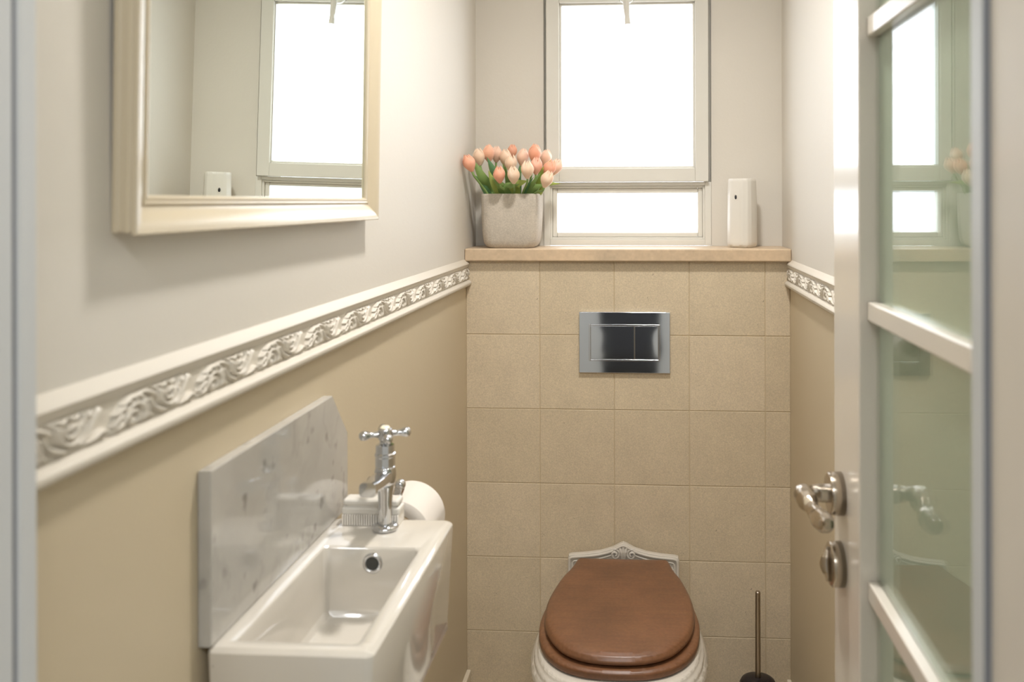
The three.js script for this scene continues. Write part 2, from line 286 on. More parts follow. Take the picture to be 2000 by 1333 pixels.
// ---------------------------------------------------------------- door
{
  const d = struct('door_1', 'open white door with frosted glass panes, along the right wall', 'door');
  d.position.copy(V(0.2706, 0, 0.605)); d.rotation.y = Math.PI / 2 + 0.006;   // local x: hinge to free edge, local z: away from the room
  const L = 0.613, S = 0.138, N = 0.112, T = 0.044, b = (x0, x1, y0, y1, z0, z1, r) => { const g = new RoundedBoxGeometry(x1 - x0, y1 - y0, z1 - z0, 2, r); g.translate((x0 + x1) / 2, (y0 + y1) / 2, (z0 + z1) / 2); return boxUV(g); };
  part(d, 'stile', b(L - S, L, 0.012, 2.04, 0, T, 0.003), doorPaint);
  part(d, 'stile', b(0, N, 0.012, 2.04, 0, T, 0.003), doorPaint);
  part(d, 'top_rail', b(N, L - S, 1.9, 2.04, 0, T, 0.003), doorPaint);
  part(d, 'bottom_rail', b(N, L - S, 0.012, 0.145, 0, T, 0.003), doorPaint);
  const ys = [0.145, 0.499, 0.8555, 1.2065, 1.563, 1.9];
  for (let k = 1; k < 5; k++) part(d, 'glazing_bar', b(N, L - S, ys[k], ys[k] + 0.0245, 0.010, T - 0.010, 0.0025), doorPaint);
  for (let k = 0; k < 5; k++) { const y0 = ys[k] + (k ? 0.0245 : 0), p = part(d, 'pane', b(N - 0.006, L - S + 0.006, y0, ys[k + 1], 0.0215, 0.0255, 0.0005), doorGlass); part(p, 'frosted_film', b(N - 0.006, L - S + 0.006, y0, ys[k + 1], 0.0258, 0.0266, 0.0003), frostFilm); }
  for (const [z, s] of [[0, -1], [T, 1]]) {
    const h = new THREE.Group(); h.name = 'door_handle'; h.position.set(L - 0.046, 0.9575, z); h.rotation.x = s < 0 ? Math.PI : 0; h.rotation.y = 0; d.add(h);
    const f = s < 0 ? 1 : -1;                               // the local frame points away from the face; y is flipped on the room side
    const ro = part(h, 'rosette', lathe([[0, 0.019], [0.0255, 0.019], [0.0283, 0.017], [0.0290, 0], [0, 0]], 40), nickel); ro.rotation.x = Math.PI / 2;
    part(h, 'lever', tubeR([new THREE.Vector3(0, 0, 0.008), new THREE.Vector3(0, 0, 0.024), new THREE.Vector3(0, -f * 0.001, 0.040), new THREE.Vector3(-0.010, -f * 0.003, 0.0535), new THREE.Vector3(-0.035, f * 0.0005, 0.052), new THREE.Vector3(-0.070, f * 0.006, 0.047), new THREE.Vector3(-0.098, f * 0.003, 0.045), new THREE.Vector3(-0.118, -f * 0.002, 0.044)], [0.011, 0.0125, 0.0095, 0.0132, 0.0138, 0.0095, 0.0105, 0.0130, 0.0125, 0.007], 64, 18), nickel);
    const k = new THREE.Group(); k.name = 'lock'; k.position.set(L - 0.045, 0.8605, z); k.rotation.x = s < 0 ? Math.PI : 0; d.add(k);
    const r2 = part(k, 'rosette', lathe([[0, 0.017], [0.027, 0.017], [0.0295, 0.015], [0.030, 0], [0, 0]], 40), nickel); r2.rotation.x = Math.PI / 2;
    part(k, 'thumb_turn', tubeR([new THREE.Vector3(0.004, -0.022, 0.0185), new THREE.Vector3(0, 0, 0.0215), new THREE.Vector3(-0.004, 0.022, 0.0185)], [0.003, 0.0085, 0.003], 24, 14, 0.9), nickel);
  }
  for (const y of [0.25, 1.02, 1.8]) { const g = part(d, 'hinge', new THREE.CylinderGeometry(0.006, 0.006, 0.09, 16), nickel); g.position.set(-0.0065, y, T); }
}

// ---------------------------------------------------------------- mirror on the left wall
{
  const D0 = 0.7365, D1 = 1.4315, Y0 = 1.3275, Y1 = 2.13, t = thing('wall_mirror', 'framed mirror in a cream moulded frame on the left wall', 'mirror', XL, Y0, D0); t.rotation.z = -0.0165;   // hangs with its top leaning off the wall
  const prof = [[0.002, 0.0004], [0.002, 0.005], [0.0032, 0.0065], [0.0032, 0.011], [0.0022, 0.0125], [0.0022, 0.0175], [0.0036, 0.0192], [0.0038, 0.0205], [0.0006, 0.0212], [0.0, 0.0225], [0.0, 0.0242], [0.0012, 0.0254], [0.0045, 0.0252], [0.012, 0.0225], [0.0195, 0.0180], [0.0235, 0.0150], [0.0262, 0.0140], [0.0268, 0.0150], [0.0288, 0.0158], [0.0306, 0.0150], [0.0312, 0.0136], [0.0318, 0.0136], [0.0328, 0.0146], [0.0346, 0.0146], [0.0362, 0.0128], [0.0368, 0.0100], [0.0368, 0.006]];
  const w = D1 - D0, h = Y1 - Y0, P = (q, p, a) => new THREE.Vector3(p, q[1] + a * (q[1] < h / 2 ? 1 : -1), -(q[0] + a * (q[0] < w / 2 ? 1 : -1)));
  const cs = [[0, 0], [w, 0], [w, h], [0, h]];
  for (let k = 0; k < 4; k++) { const a = cs[k], b = cs[(k + 1) % 4]; part(t, 'frame_side', loft([prof.map(([i, p]) => P(a, p, i)), prof.map(([i, p]) => P(b, p, i))], { closed: false, crease: 0.45 }), mirrorPaint); }
  const g = part(t, 'glass', new THREE.BoxGeometry(0.004, h - 0.062, w - 0.062), mirrorGlass); g.position.set(0.0085, h / 2, -w / 2);
}

// ---------------------------------------------------------------- wash basin, splash back, tap and what stands around them
const SX0 = -0.4755, SX1 = -0.2905, SD0 = 0.884, SD1 = 1.2665, ST = 0.8755;
{
  const t = thing('wash_basin', 'small narrow white ceramic basin on the left wall', 'basin', 0, 0, 0);
  const cx = (SX0 + SX1) / 2, cd = (SD0 + SD1) / 2, hx = (SX1 - SX0) / 2, hd = (SD1 - SD0) / 2, o = [], q = (k, y, r, s = 0) => rrect(cx - s / 2, cd, hx - k - s / 2, hd - k, r, y);
  o.push(q(0.055, 0.716, 0.02), q(0.016, 0.7165, 0.02), q(0.006, 0.719, 0.014), q(0.0035, 0.7265, 0.012, 0.004), q(0.0018, 0.80, 0.010, 0.002));
  for (let i = 0; i <= 8; i++) { const a = i / 8 * Math.PI / 2, R = 0.0075; o.push(q(R * (1 - Math.cos(a)), ST - R + R * Math.sin(a), 0.0105)); }
  const bx0 = -0.4485, bx1 = -0.3145, bd0 = 0.9045, bd1 = 1.1575, bx = (bx0 + bx1) / 2, bd = (bd0 + bd1) / 2, ix = (bx1 - bx0) / 2, id = (bd1 - bd0) / 2, n = (k, y, r) => rrect(bx, bd, ix - k, id - k, r, y);
  for (let i = 0; i <= 6; i++) { const a = i / 6 * Math.PI / 2, R = 0.004; o.push(n(-R + R * Math.sin(a), ST - R + R * Math.cos(a), 0.008)); }
  o.push(n(0.001, ST - 0.05, 0.009), n(0.003, ST - 0.085, 0.010));
  for (let i = 1; i <= 7; i++) { const a = i / 7 * Math.PI / 2, R = 0.016; o.push(n(0.003 + R * (1 - Math.cos(a)), ST - 0.085 - R * Math.sin(a), 0.012)); }
  o.push(n(0.045, ST - 0.1035, 0.012));
  part(t, 'bowl', loft(o, { capStart: true, capEnd: true, crease: 0.8 }), ceramic);
  const ring = part(t, 'overflow_ring', lathe([[0.0090, 0.0005], [0.0095, 0.0030], [0.0115, 0.0036], [0.0135, 0.0026], [0.0142, 0]], 40), chrome); ring.rotation.x = Math.PI / 2; place(ring, -0.3805, 0.8535, 1.1572);
  const hole = part(t, 'overflow_hole', new THREE.CircleGeometry(0.0094, 32), std('#3a3a36', 0.6)); place(hole, -0.3805, 0.8535, 1.1562);
  const drain = part(t, 'drain', lathe([[0, 0.003], [0.012, 0.003], [0.014, 0.001], [0.021, 0.002], [0.023, 0]], 32), chrome); place(drain, -0.3815, ST - 0.1035, 0.99);
  // the maker's mark on the front is printed very faintly and cannot be read: seven blurred characters
  const c = document.createElement('canvas'); c.width = 256; c.height = 64; const x = c.getContext('2d'); x.clearRect(0, 0, 256, 64);
  x.fillStyle = 'rgba(110,104,92,0.55)'; [[8, 20, 9, 20], [8, 30, 22, 8], [48, 16, 8, 24], [60, 24, 12, 7], [88, 20, 12, 18], [112, 18, 8, 22], [122, 20, 12, 7], [146, 16, 9, 26], [172, 18, 9, 24], [184, 30, 12, 8], [210, 18, 9, 18], [216, 24, 18, 22]].forEach(([a, b, w, h]) => x.fillRect(a, b, w, h));
  const ct = new THREE.CanvasTexture(c); ct.colorSpace = THREE.SRGBColorSpace; ct.magFilter = THREE.LinearFilter;
  const mark = part(t, 'printed_mark', new THREE.PlaneGeometry(0.026, 0.0065), new THREE.MeshStandardMaterial({ map: ct, transparent: true, roughness: 0.3 })); place(mark, -0.4545, 0.8565, SD0 + 0.0004);
}
{
  const t = thing('splash_back', 'grey veined marble slab standing on the basin against the wall', 'splashback', XL, 0, 0);
  const s = new THREE.Shape([[0.8855, 0.876], [1.305, 0.876], [1.305, 0.994], [1.2405, 1.0665], [0.8855, 1.0665]].map(([a, b]) => new THREE.Vector2(a, b)));
  const g = new THREE.ExtrudeGeometry(s, { depth: 0.0125, bevelEnabled: true, bevelThickness: 0.0013, bevelSize: 0.0013, bevelOffset: -0.0013, bevelSegments: 2 }); g.rotateY(Math.PI / 2); g.translate(0.0016, 0, 0);
  part(t, 'slab', boxUV(g), marble);
}
{
  const t = thing('basin_tap', 'chrome pillar tap with a cross handle on the basin', 'tap', -0.3825, ST, 1.2215);
  part(t, 'base_flange', lathe([[0, 0.009], [0.0125, 0.0090], [0.0150, 0.0085], [0.0185, 0.0062], [0.0190, 0.0035], [0.0182, 0.0002], [0, 0.0002]], 40), chrome);
  part(t, 'column', lathe([[0.0098, 0.005], [0.0096, 0.020], [0.0100, 0.040], [0.0112, 0.055], [0.0130, 0.064], [0.0140, 0.070], [0, 0.071]], 40), chrome);
  part(t, 'body', lathe([[0.0, 0.064], [0.0128, 0.065], [0.0152, 0.071], [0.0160, 0.080], [0.0154, 0.087], [0.0143, 0.091], [0.0140, 0.094], [0, 0.095]], 40), chrome);
  const sp = []; for (let i = 0; i <= 18; i++) { const k = i / 18, y = 0.0790 + 0.0055 * k, d = -0.004 - 0.076 * k, w = 0.0135 - 0.003 * k + (k > 0.85 ? 0.0012 : 0), h = 0.0095 - 0.0015 * k + (k > 0.85 ? 0.0022 : 0); sp.push(Array.from({ length: 24 }, (_, j) => { const a = j / 24 * 2 * Math.PI, c = Math.cos(a), s = Math.sin(a), e = 0.55; return V(w * Math.sign(c) * Math.abs(c) ** e, y + h * Math.sign(s) * Math.abs(s) ** e, d); })); }
  part(t, 'spout', loft(sp, { capStart: true, capEnd: true, crease: 0.5 }), chrome);
  const hx = lathe([[0.0142, 0.086], [0.0142, 0.107], [0.0150, 0.1085], [0.0150, 0.112], [0.0136, 0.1135], [0.0132, 0.125], [0.0085, 0.1275], [0.0075, 0.130], [0, 0.130]], 10); part(t, 'bonnet', toCreasedNormals(hx, 0.3), chrome);
  part(t, 'spindle', lathe([[0.0062, 0.128], [0.0075, 0.131], [0.0105, 0.134], [0.0112, 0.140], [0.0102, 0.147], [0.0090, 0.1495], [0, 0.1495]], 32), chrome);
  const h = new THREE.Group(); h.name = 'cross_handle'; h.position.y = 0.1405; h.rotation.y = 0.42; t.add(h);
  for (let k = 0; k < 4; k++) { const a = part(h, 'arm', lathe([[0, 0], [0.0058, 0.004], [0.0050, 0.010], [0.0040, 0.017], [0.0046, 0.0225], [0.0066, 0.0265], [0.0072, 0.0305], [0.0062, 0.0345], [0.0030, 0.0370], [0, 0.0374]], 24), chrome); a.rotation.order = 'YXZ'; a.rotation.set(0, k * Math.PI / 2, 0); a.rotateZ(-Math.PI / 2); }
  part(h, 'porcelain_button', lathe([[0.0, 0.0125], [0.005, 0.0118], [0.0072, 0.0095], [0.0074, 0.0085], [0, 0.0085]], 32), std('#efe8cf', 0.2));
}
{
  const t = thing('nail_brush', 'white nail brush lying behind the tap on the basin', 'brush', -0.409, ST, 1.247);
  part(t, 'bristles', merge(Array.from({ length: 24 }, (_, i) => box(-0.0425 + i * 0.0036, -0.0425 + i * 0.0036 + 0.0024, 0.0003, 0.0165, -0.0155, 0.0155, 0.0006, 1))), std('#efe9df', 0.7));
  part(t, 'back', box(-0.0445, 0.0445, 0.0155, 0.0275, -0.014, 0.014, 0.004, 4), whitePlastic);
  part(t, 'grip', box(-0.0425, 0.0425, 0.0285, 0.0385, -0.013, 0.013, 0.0045, 4), whitePlastic);
  part(t, 'neck', box(-0.037, 0.037, 0.026, 0.030, -0.0105, 0.0105, 0.001, 1), whitePlastic);
}
{
  const RX = -0.397, RY = 0.826, R0 = 1.318, R1 = 1.418;
  const t = thing('paper_roll', 'white toilet paper roll hanging behind the basin', 'paper roll', RX, RY, R0);
  const rr = lathe([[0.036, 0], [0.0375, -0.0002], [0.055, -0.0002], [0.0565, 0.001], [0.0565, 0.099], [0.055, 0.1], [0.0375, 0.1], [0.036, 0.1], [0.036, 0]], 48); rr.rotateX(-Math.PI / 2); part(t, 'paper', toCreasedNormals(rr, 0.8), paper);
  const core = lathe([[0.0358, 0.0005], [0.0358, 0.0995], [0.0345, 0.0995], [0.0345, 0.0005], [0.0358, 0.0005]], 48); core.rotateX(-Math.PI / 2); part(t, 'cardboard_core', toCreasedNormals(core, 0.8), std('#b39a78', 0.9));
  const y = RY + 0.0345 - 0.0055, h = thing('roll_holder', 'chrome toilet roll holder on the left wall behind the tap', 'roll holder', 0, 0, 0);
  const plate = part(h, 'wall_plate', lathe([[0, 0.008], [0.017, 0.008], [0.021, 0.005], [0.022, 0.0003], [0, 0.0003]], 32), chrome); plate.rotation.z = -Math.PI / 2; place(plate, XL, y, 1.45);
  part(h, 'arm', tubeR([V(XL + 0.006, y, 1.45), V(-0.44, y, 1.45), V(RX - 0.01, y, 1.45), V(RX, y, 1.44), V(RX, y, 1.42)], [0.006, 0.0055, 0.006, 0.0055, 0.0052], 40, 14), chrome);
  part(h, 'roll_bar', tubeR([V(RX, y, 1.425), V(RX, y, 1.37), V(RX, y, 1.315), V(RX + 0.001, y + 0.003, 1.300), V(RX + 0.003, y + 0.016, 1.296), V(RX + 0.008, y + 0.040, 1.298), V(RX + 0.013, y + 0.056, 1.300)], [0.0052, 0.0052, 0.0052, 0.0055, 0.0075, 0.0065, 0.008], 60, 14), chrome);
  part(h, 'finial', new THREE.SphereGeometry(0.0088, 20, 14), chrome).position.copy(V(RX + 0.0135, y + 0.060, 1.300));
}

// ---------------------------------------------------------------- flush plate
{
  const t = thing('flush_plate', 'shiny chrome flush plate with two buttons on the tiles', 'flush plate', -0.0562, 0.9818, DTILE);
  part(t, 'plate', box(-0.1212, 0.1212, -0.0812, 0.0812, -0.0095, -0.0002, 0.0012, 2), chrome);
  const fr = 0.004; part(t, 'button_surround', merge(frameSides(-0.0945, 0.0945, -0.0488, 0.0488, fr, -0.0125, -0.009, 0.0008)), chrome);
  const wavy = (x0, x1, y0, y1, b) => { const n = 20, g = new THREE.PlaneGeometry(x1 - x0, y1 - y0, n, n), p = g.attributes.position; for (let i = 0; i < p.count; i++) { const u = p.getX(i) / (x1 - x0) * 2, v = p.getY(i) / (y1 - y0) * 2; p.setZ(i, b * (1 - u * u) * (1 - v * v)); } g.computeVertexNormals(); g.translate((x0 + x1) / 2, (y0 + y1) / 2, 0); return g; };
  for (const [a, b] of [[-0.0898, 0.0262], [0.0272, 0.0898]]) { const m = part(t, 'button', box(a, b, -0.0442, 0.0442, -0.0110, -0.009, 0.0008, 2), chrome); const f = part(m, 'button_face', wavy(a + 0.001, b - 0.001, -0.0432, 0.0432, 0.00025), chrome); f.position.z = 0.0111; }
}

// ---------------------------------------------------------------- toilet
const TX = -0.0595;
function outline(half, n = 10) {                             // half outline [half width, depth] from the back centre to the front centre, mirrored into a closed loop
  const c = new THREE.CatmullRomCurve3(half.map(([x, d]) => new THREE.Vector3(x, 0, -d)), false, 'centripetal'), m = half.length * n, a = c.getSpacedPoints(m);
  return [...a, ...a.slice(1, -1).reverse().map((p) => new THREE.Vector3(-p.x, 0, p.z))];
}
function inset(loop, e) {                                    // moves a loop inwards by e along its normals
  const n = loop.length; return loop.map((p, i) => { const a = loop[(i + n - 2) % n], b = loop[(i + 2) % n], t = b.clone().sub(a).normalize(); const q = new THREE.Vector3(-t.z, 0, t.x), c = new THREE.Vector3(0, 0, -1.95).sub(p); if (q.dot(c) < 0) q.negate(); const v = p.clone().addScaledVector(q, e); if (Math.abs(p.x) < 1e-6) v.x = 0; else if (v.x * p.x < 0) v.x = 0; return v; });
}
const level = (loop, y) => loop.map((p) => new THREE.Vector3(p.x + TX, y, p.z));
const lidHalf = [[0, 2.171], [0.06, 2.171], [0.1135, 2.171], [0.1175, 2.166], [0.124, 2.137], [0.131, 2.108], [0.144, 2.068], [0.154, 2.026], [0.1635, 1.97], [0.168, 1.915], [0.1655, 1.865], [0.155, 1.81], [0.134, 1.762], [0.104, 1.724], [0.066, 1.703], [0.032, 1.6955], [0, 1.694]];
const seatHalf = [[0, 2.165], [0.06, 2.165], [0.108, 2.165], [0.114, 2.158], [0.124, 2.125], [0.140, 2.075], [0.158, 2.02], [0.171, 1.96], [0.1775, 1.905], [0.176, 1.85], [0.166, 1.795], [0.145, 1.748], [0.112, 1.712], [0.072, 1.6925], [0.034, 1.6855], [0, 1.684]];
const rimHalf = [[0, 2.25], [0.08, 2.25], [0.135, 2.247], [0.145, 2.235], [0.150, 2.18], [0.160, 2.10], [0.174, 2.02], [0.187, 1.95], [0.1925, 1.88], [0.190, 1.82], [0.177, 1.757], [0.152, 1.707], [0.116, 1.675], [0.074, 1.660], [0.035, 1.655], [0, 1.654]];
{
  const t = thing('toilet', 'white ceramic toilet with a brown wooden seat and lid', 'toilet', 0, 0, 0);
  const rim = outline(rimHalf), o = [], foot = (k, s, y) => rim.map((p) => new THREE.Vector3(p.x * k + TX, y, -(2.25 - (2.25 + p.z) * s)));
  o.push(foot(0.62, 0.80, 0.001), foot(0.63, 0.81, 0.03), foot(0.58, 0.74, 0.06), foot(0.55, 0.70, 0.13), foot(0.62, 0.74, 0.21), foot(0.78, 0.84, 0.275), foot(0.88, 0.92, 0.315), foot(0.925, 0.955, 0.335));
  const prof = [[0.008, 0.338], [0.0085, 0.343], [0.004, 0.347], [0.0, 0.353], [-0.0015, 0.360], [0.0005, 0.367], [0.0045, 0.3715], [0.0065, 0.3725], [0.0072, 0.3745], [0.0075, 0.380], [0.0095, 0.3845], [0.0128, 0.3865], [0.0142, 0.3880], [0.0150, 0.3920], [0.0175, 0.3950], [0.0220, 0.3965], [0.034, 0.3968], [0.055, 0.3968]];
  for (const [e, y] of prof) o.push(level(inset(rim, e), y));
  o.push(level(rim.map((p) => new THREE.Vector3(p.x * 0.3, 0, -2 + (p.z + 2) * 0.3)), 0.3968));
  part(t, 'bowl', loft(o, { capStart: true, capEnd: true, crease: 0.8 }), ceramic);
  // raised back with a scrolled crest
  const top = [[-0.1455, 0.30], [-0.1465, 0.36], [-0.1462, 0.418], [-0.1435, 0.4262], [-0.136, 0.4285], [-0.10, 0.4315], [-0.06, 0.4375], [-0.028, 0.4475], [-0.010, 0.4575], [0, 0.4615]];
  const crest = new THREE.Shape(), pts = [...top, ...top.slice(0, -1).reverse().map(([a, b]) => [-a, b])]; pts.forEach(([a, b], i) => (i ? crest.lineTo(a, b) : crest.moveTo(a, b))); crest.closePath();
  const cg = new THREE.ExtrudeGeometry(crest, { depth: 0.010, bevelEnabled: true, bevelThickness: 0.0035, bevelSize: 0.0035, bevelOffset: -0.0035, bevelSegments: 4, curveSegments: 8 }); cg.translate(TX, 0, -2.2285);
  const back = part(t, 'crest_back', boxUV(cg), ceramic);
  const C = (a, b, d = 2.2125) => V(TX + a, b, d), sh = (k, e, m = 1) => top.slice(m).map(([a, b]) => C(a * k, b - e)), both = (k, e, m) => { const l = sh(k, e, m); return [...l, ...l.slice(0, -1).reverse().map((v) => new THREE.Vector3(2 * TX - v.x, v.y, v.z))]; };
  part(back, 'edge_bead', tube(both(0.968, 0.0060, 1), 0.0034, 120, 10), ceramic);
  part(back, 'edge_bead', tube(both(0.915, 0.0150, 1), 0.0020, 120, 8), ceramic);
  for (const s of [-1, 1]) { const sp = []; for (let i = 0; i <= 30; i++) { const a = i / 30 * 3.6 * Math.PI, r = 0.0125 * (1 - i / 30) + 0.0005; sp.push(C(s * (0.0215 + r * Math.cos(a + 1.2)), 0.4330 + r * Math.sin(a + 1.2), 2.2125 - 0.004 * i / 30)); } part(back, 'scroll', tube(sp, 0.0034, 90, 10), ceramic); }
  for (let k = -1; k <= 1; k++) part(back, 'shell_rib', tubeR([C(k * 0.0036, 0.422, 2.211), C(k * 0.0058, 0.438, 2.209), C(k * 0.0085, 0.4525 - 0.003 * k * k, 2.2115)], [0.0022, 0.0042, 0.0036], 16, 10), ceramic);
  // seat ring
  const so = outline(seatHalf), hole = so.map((p) => new THREE.Vector3(p.x * 0.62, 0, -1.90 + (p.z + 1.90) * 0.62));
  const sr = []; for (const [e, y] of [[0.004, 0.3985], [0.0012, 0.4005], [0, 0.404], [0, 0.410], [0.0015, 0.4145], [0.005, 0.4172], [0.011, 0.4182], [0.03, 0.4182]]) sr.push(level(inset(so, e), y));
  sr.push(level(hole, 0.4178), level(hole, 0.3995), level(inset(so, 0.004), 0.3985));
  part(t, 'seat', loft(sr, { crease: 0.8 }), wood);
  const lo = outline(lidHalf), lr = [];
  for (const [e, y] of [[0.012, 0.4235], [0.0035, 0.4240], [0.001, 0.4258], [0, 0.4290], [0.0008, 0.4335], [0.0035, 0.4378], [0.0085, 0.4412], [0.0145, 0.4428], [0.021, 0.4433], [0.035, 0.4435]]) lr.push(level(inset(lo, e), y));
  lr.push(level(lo.map((p) => new THREE.Vector3(p.x * 0.45, 0, -1.95 + (p.z + 1.95) * 0.45)), 0.4438));
  part(t, 'lid', loft(lr, { capStart: true, capEnd: true, crease: 0.8 }), wood);
  for (const s of [-1, 1]) { part(t, 'hinge', box(TX + s * 0.07 - 0.012, TX + s * 0.07 + 0.012, 0.3968, 0.431, 2.172, 2.192, 0.004), nickel); part(t, 'buffer', box(TX + s * 0.09 - 0.008, TX + s * 0.09 + 0.008, 0.4180, 0.4238, 1.79, 1.81, 0.002), whitePlastic); }
}
{
  const t = thing('toilet_brush', 'toilet brush with a slim steel rod in a dark holder', 'toilet brush', 0.2745, 0, 2.10);
  part(t, 'holder', lathe([[0, 0.0005], [0.046, 0.0005], [0.048, 0.006], [0.0455, 0.165], [0.044, 0.168], [0, 0.168]], 40), darkMetal);
  part(t, 'cover', lathe([[0, 0.186], [0.012, 0.186], [0.030, 0.182], [0.041, 0.176], [0.045, 0.1685], [0, 0.1685]], 40), darkMetal);
  part(t, 'rod', lathe([[0, 0.18], [0.0068, 0.18], [0.0062, 0.393], [0.0052, 0.3965], [0, 0.3975]], 24), steel);
}

// ---------------------------------------------------------------- air freshener
{
  const t = thing('air_freshener', 'white automatic air freshener standing on the window ledge', 'air freshener', 0.2605, SILL, 2.318); t.rotation.y = -0.62;
  const o = [], sup = (a, b, y, n = 48) => Array.from({ length: n }, (_, i) => { const q = i / n * 2 * Math.PI, c = Math.cos(q), s = Math.sin(q), e = s < 0 ? 0.75 : 0.35; return V(a * Math.sign(c) * Math.abs(c) ** e, y, b * Math.sign(s) * Math.abs(s) ** e); });
  for (const [k, y] of [[0.80, 0.0003], [0.92, 0.002], [0.985, 0.007], [1, 0.016], [1, 0.08], [0.975, 0.14], [0.945, 0.178], [0.935, 0.1835], [0.90, 0.1862], [0.80, 0.1868]]) o.push(sup(0.0365 * k, 0.031 * k, y));
  part(t, 'body', loft(o, { capStart: true, capEnd: true, crease: 0.9 }), whitePlastic);
  const r = part(t, 'sensor_ring', new THREE.TorusGeometry(0.0050, 0.0010, 10, 28), whitePlastic); r.scale.y = 1.5; place(r, 0, 0.136, -0.0300);
  const e = part(t, 'sensor_eye', new THREE.SphereGeometry(0.0042, 20, 14), blackPlastic); e.scale.set(0.8, 1.4, 0.5); place(e, 0, 0.136, -0.0300);
}

// ---------------------------------------------------------------- pot of tulips
const PX = -0.3655, PD = 2.312;
{
  const t = thing('flower_pot', 'grey concrete planter on the window ledge holding the tulips', 'pot', PX, SILL, PD);
  const o = [], q = (a, b, r, y) => rrect(0, 0, a, b, r, y, 8);
  for (const [k, y] of [[0.062, 0.0003], [0.0655, 0.003], [0.0715, 0.011], [0.0745, 0.022], [0.077, 0.05], [0.0788, 0.10], [0.0795, 0.1425], [0.079, 0.1455], [0.0772, 0.1468], [0.0745, 0.1465], [0.0732, 0.144], [0.071, 0.118]]) o.push(q(k, k * 0.86, 0.030, y));
  part(t, 'planter', loft(o, { capStart: true, crease: 0.9 }), concrete);
  const s = []; for (const [k, y] of [[0.0705, 0.112], [0.0705, 0.119], [0.05, 0.1215]]) s.push(q(k, k * 0.86, 0.029, y));
  part(t, 'soil', loft(s, { capEnd: true }), std('#4a4034', 0.95));
}
function petalGeo(w, len, curl, nu = 8, nv = 10) {            // one cupped petal with a pointed round tip, base at the origin
  const pos = [], idx = [], uv = [];
  for (let j = 0; j <= nv; j++) for (let i = 0; i <= nu; i++) {
    const v = j / nv, u = i / nu * 2 - 1, r = 0.0150 * (0.16 + Math.sin(Math.min(1, 0.04 + v * 1.05) * Math.PI * 0.62) * 1.0) * (1 - curl * v * v * v), a = u * w * (0.35 + 0.65 * Math.sin(Math.PI * Math.min(1, 0.22 + v * 0.62))) * Math.sqrt(Math.max(0.015, 1 - v ** 7));
    const lift = len * v * (1 - 0.13 * u * u * v);
    pos.push(r * Math.sin(a), lift, r * Math.cos(a) - 0.0006 * u * u); uv.push(i / nu, v);
  }
  for (let j = 0; j < nv; j++) for (let i = 0; i < nu; i++) { const a = j * (nu + 1) + i, b = a + 1, c = a + nu + 1, d = c + 1; idx.push(a, b, d, a, d, c); }
  const g = new THREE.BufferGeometry(); g.setAttribute('position', new THREE.Float32BufferAttribute(pos, 3)); g.setAttribute('uv', new THREE.Float32BufferAttribute(uv, 2)); g.setIndex(idx); g.computeVertexNormals(); return g;
}
const petalTex = tex(128, 128, (u, v) => { const s = vnoise(u * 32, v * 3, 32), e = Math.abs(u - 0.5) * 2, k = Math.min(1, Math.max(0, 0.75 * (e - 0.45) + 0.45 * (s - 0.4))); return [1, 0.93 + 0.07 * k, 0.88 + 0.11 * k]; });
const petalMat = (c) => std(c, 0.6, { map: petalTex, transmission: 0.30, thickness: 0 });
const hues = { salmon: petalMat('#ffd0b6'), peach: petalMat('#ffdac1'), pink: petalMat('#ffdac8'), cream: petalMat('#fff5e3'), pale: petalMat('#ffeee0') };
const stemMat = std('#84a05c', 0.6), leafMats = [std('#7f9c56', 0.55, { transmission: 0.2, thickness: 0 }), std('#a9b85f', 0.55, { transmission: 0.25, thickness: 0 }), std('#5f8a5c', 0.55, { transmission: 0.2, thickness: 0 })];
const outerPetal = petalGeo(1.22, 0.0405, 0.80), innerPetal = petalGeo(1.2, 0.0395, 0.92);
function leafGeo(pts, w) {                                   // a folded blade along a curve
  const c = new THREE.CatmullRomCurve3(pts), n = 18, pos = [], idx = [];
  for (let i = 0; i <= n; i++) {
    const t = i / n, p = c.getPointAt(t), tan = c.getTangentAt(t), side = new THREE.Vector3().crossVectors(tan, new THREE.Vector3(0.15, 0.1, 1)).normalize(), nor = new THREE.Vector3().crossVectors(side, tan), hw = w * Math.pow(Math.sin(Math.PI * Math.min(0.999, 0.12 + 0.88 * t)), 0.75) * (1 - 0.35 * t);
    for (const [k, f] of [[-1, 0.35], [-0.5, 0.1], [0, 0], [0.5, 0.1], [1, 0.35]]) { const q = p.clone().addScaledVector(side, hw * k).addScaledVector(nor, -hw * f); pos.push(q.x, q.y, q.z); }
  }
  for (let i = 0; i < n; i++) for (let k = 0; k < 4; k++) { const a = i * 5 + k; idx.push(a, a + 1, a + 6, a, a + 6, a + 5); }
  const g = new THREE.BufferGeometry(); g.setAttribute('position', new THREE.Float32BufferAttribute(pos, 3)); g.setIndex(idx); g.computeVertexNormals(); return g;
}
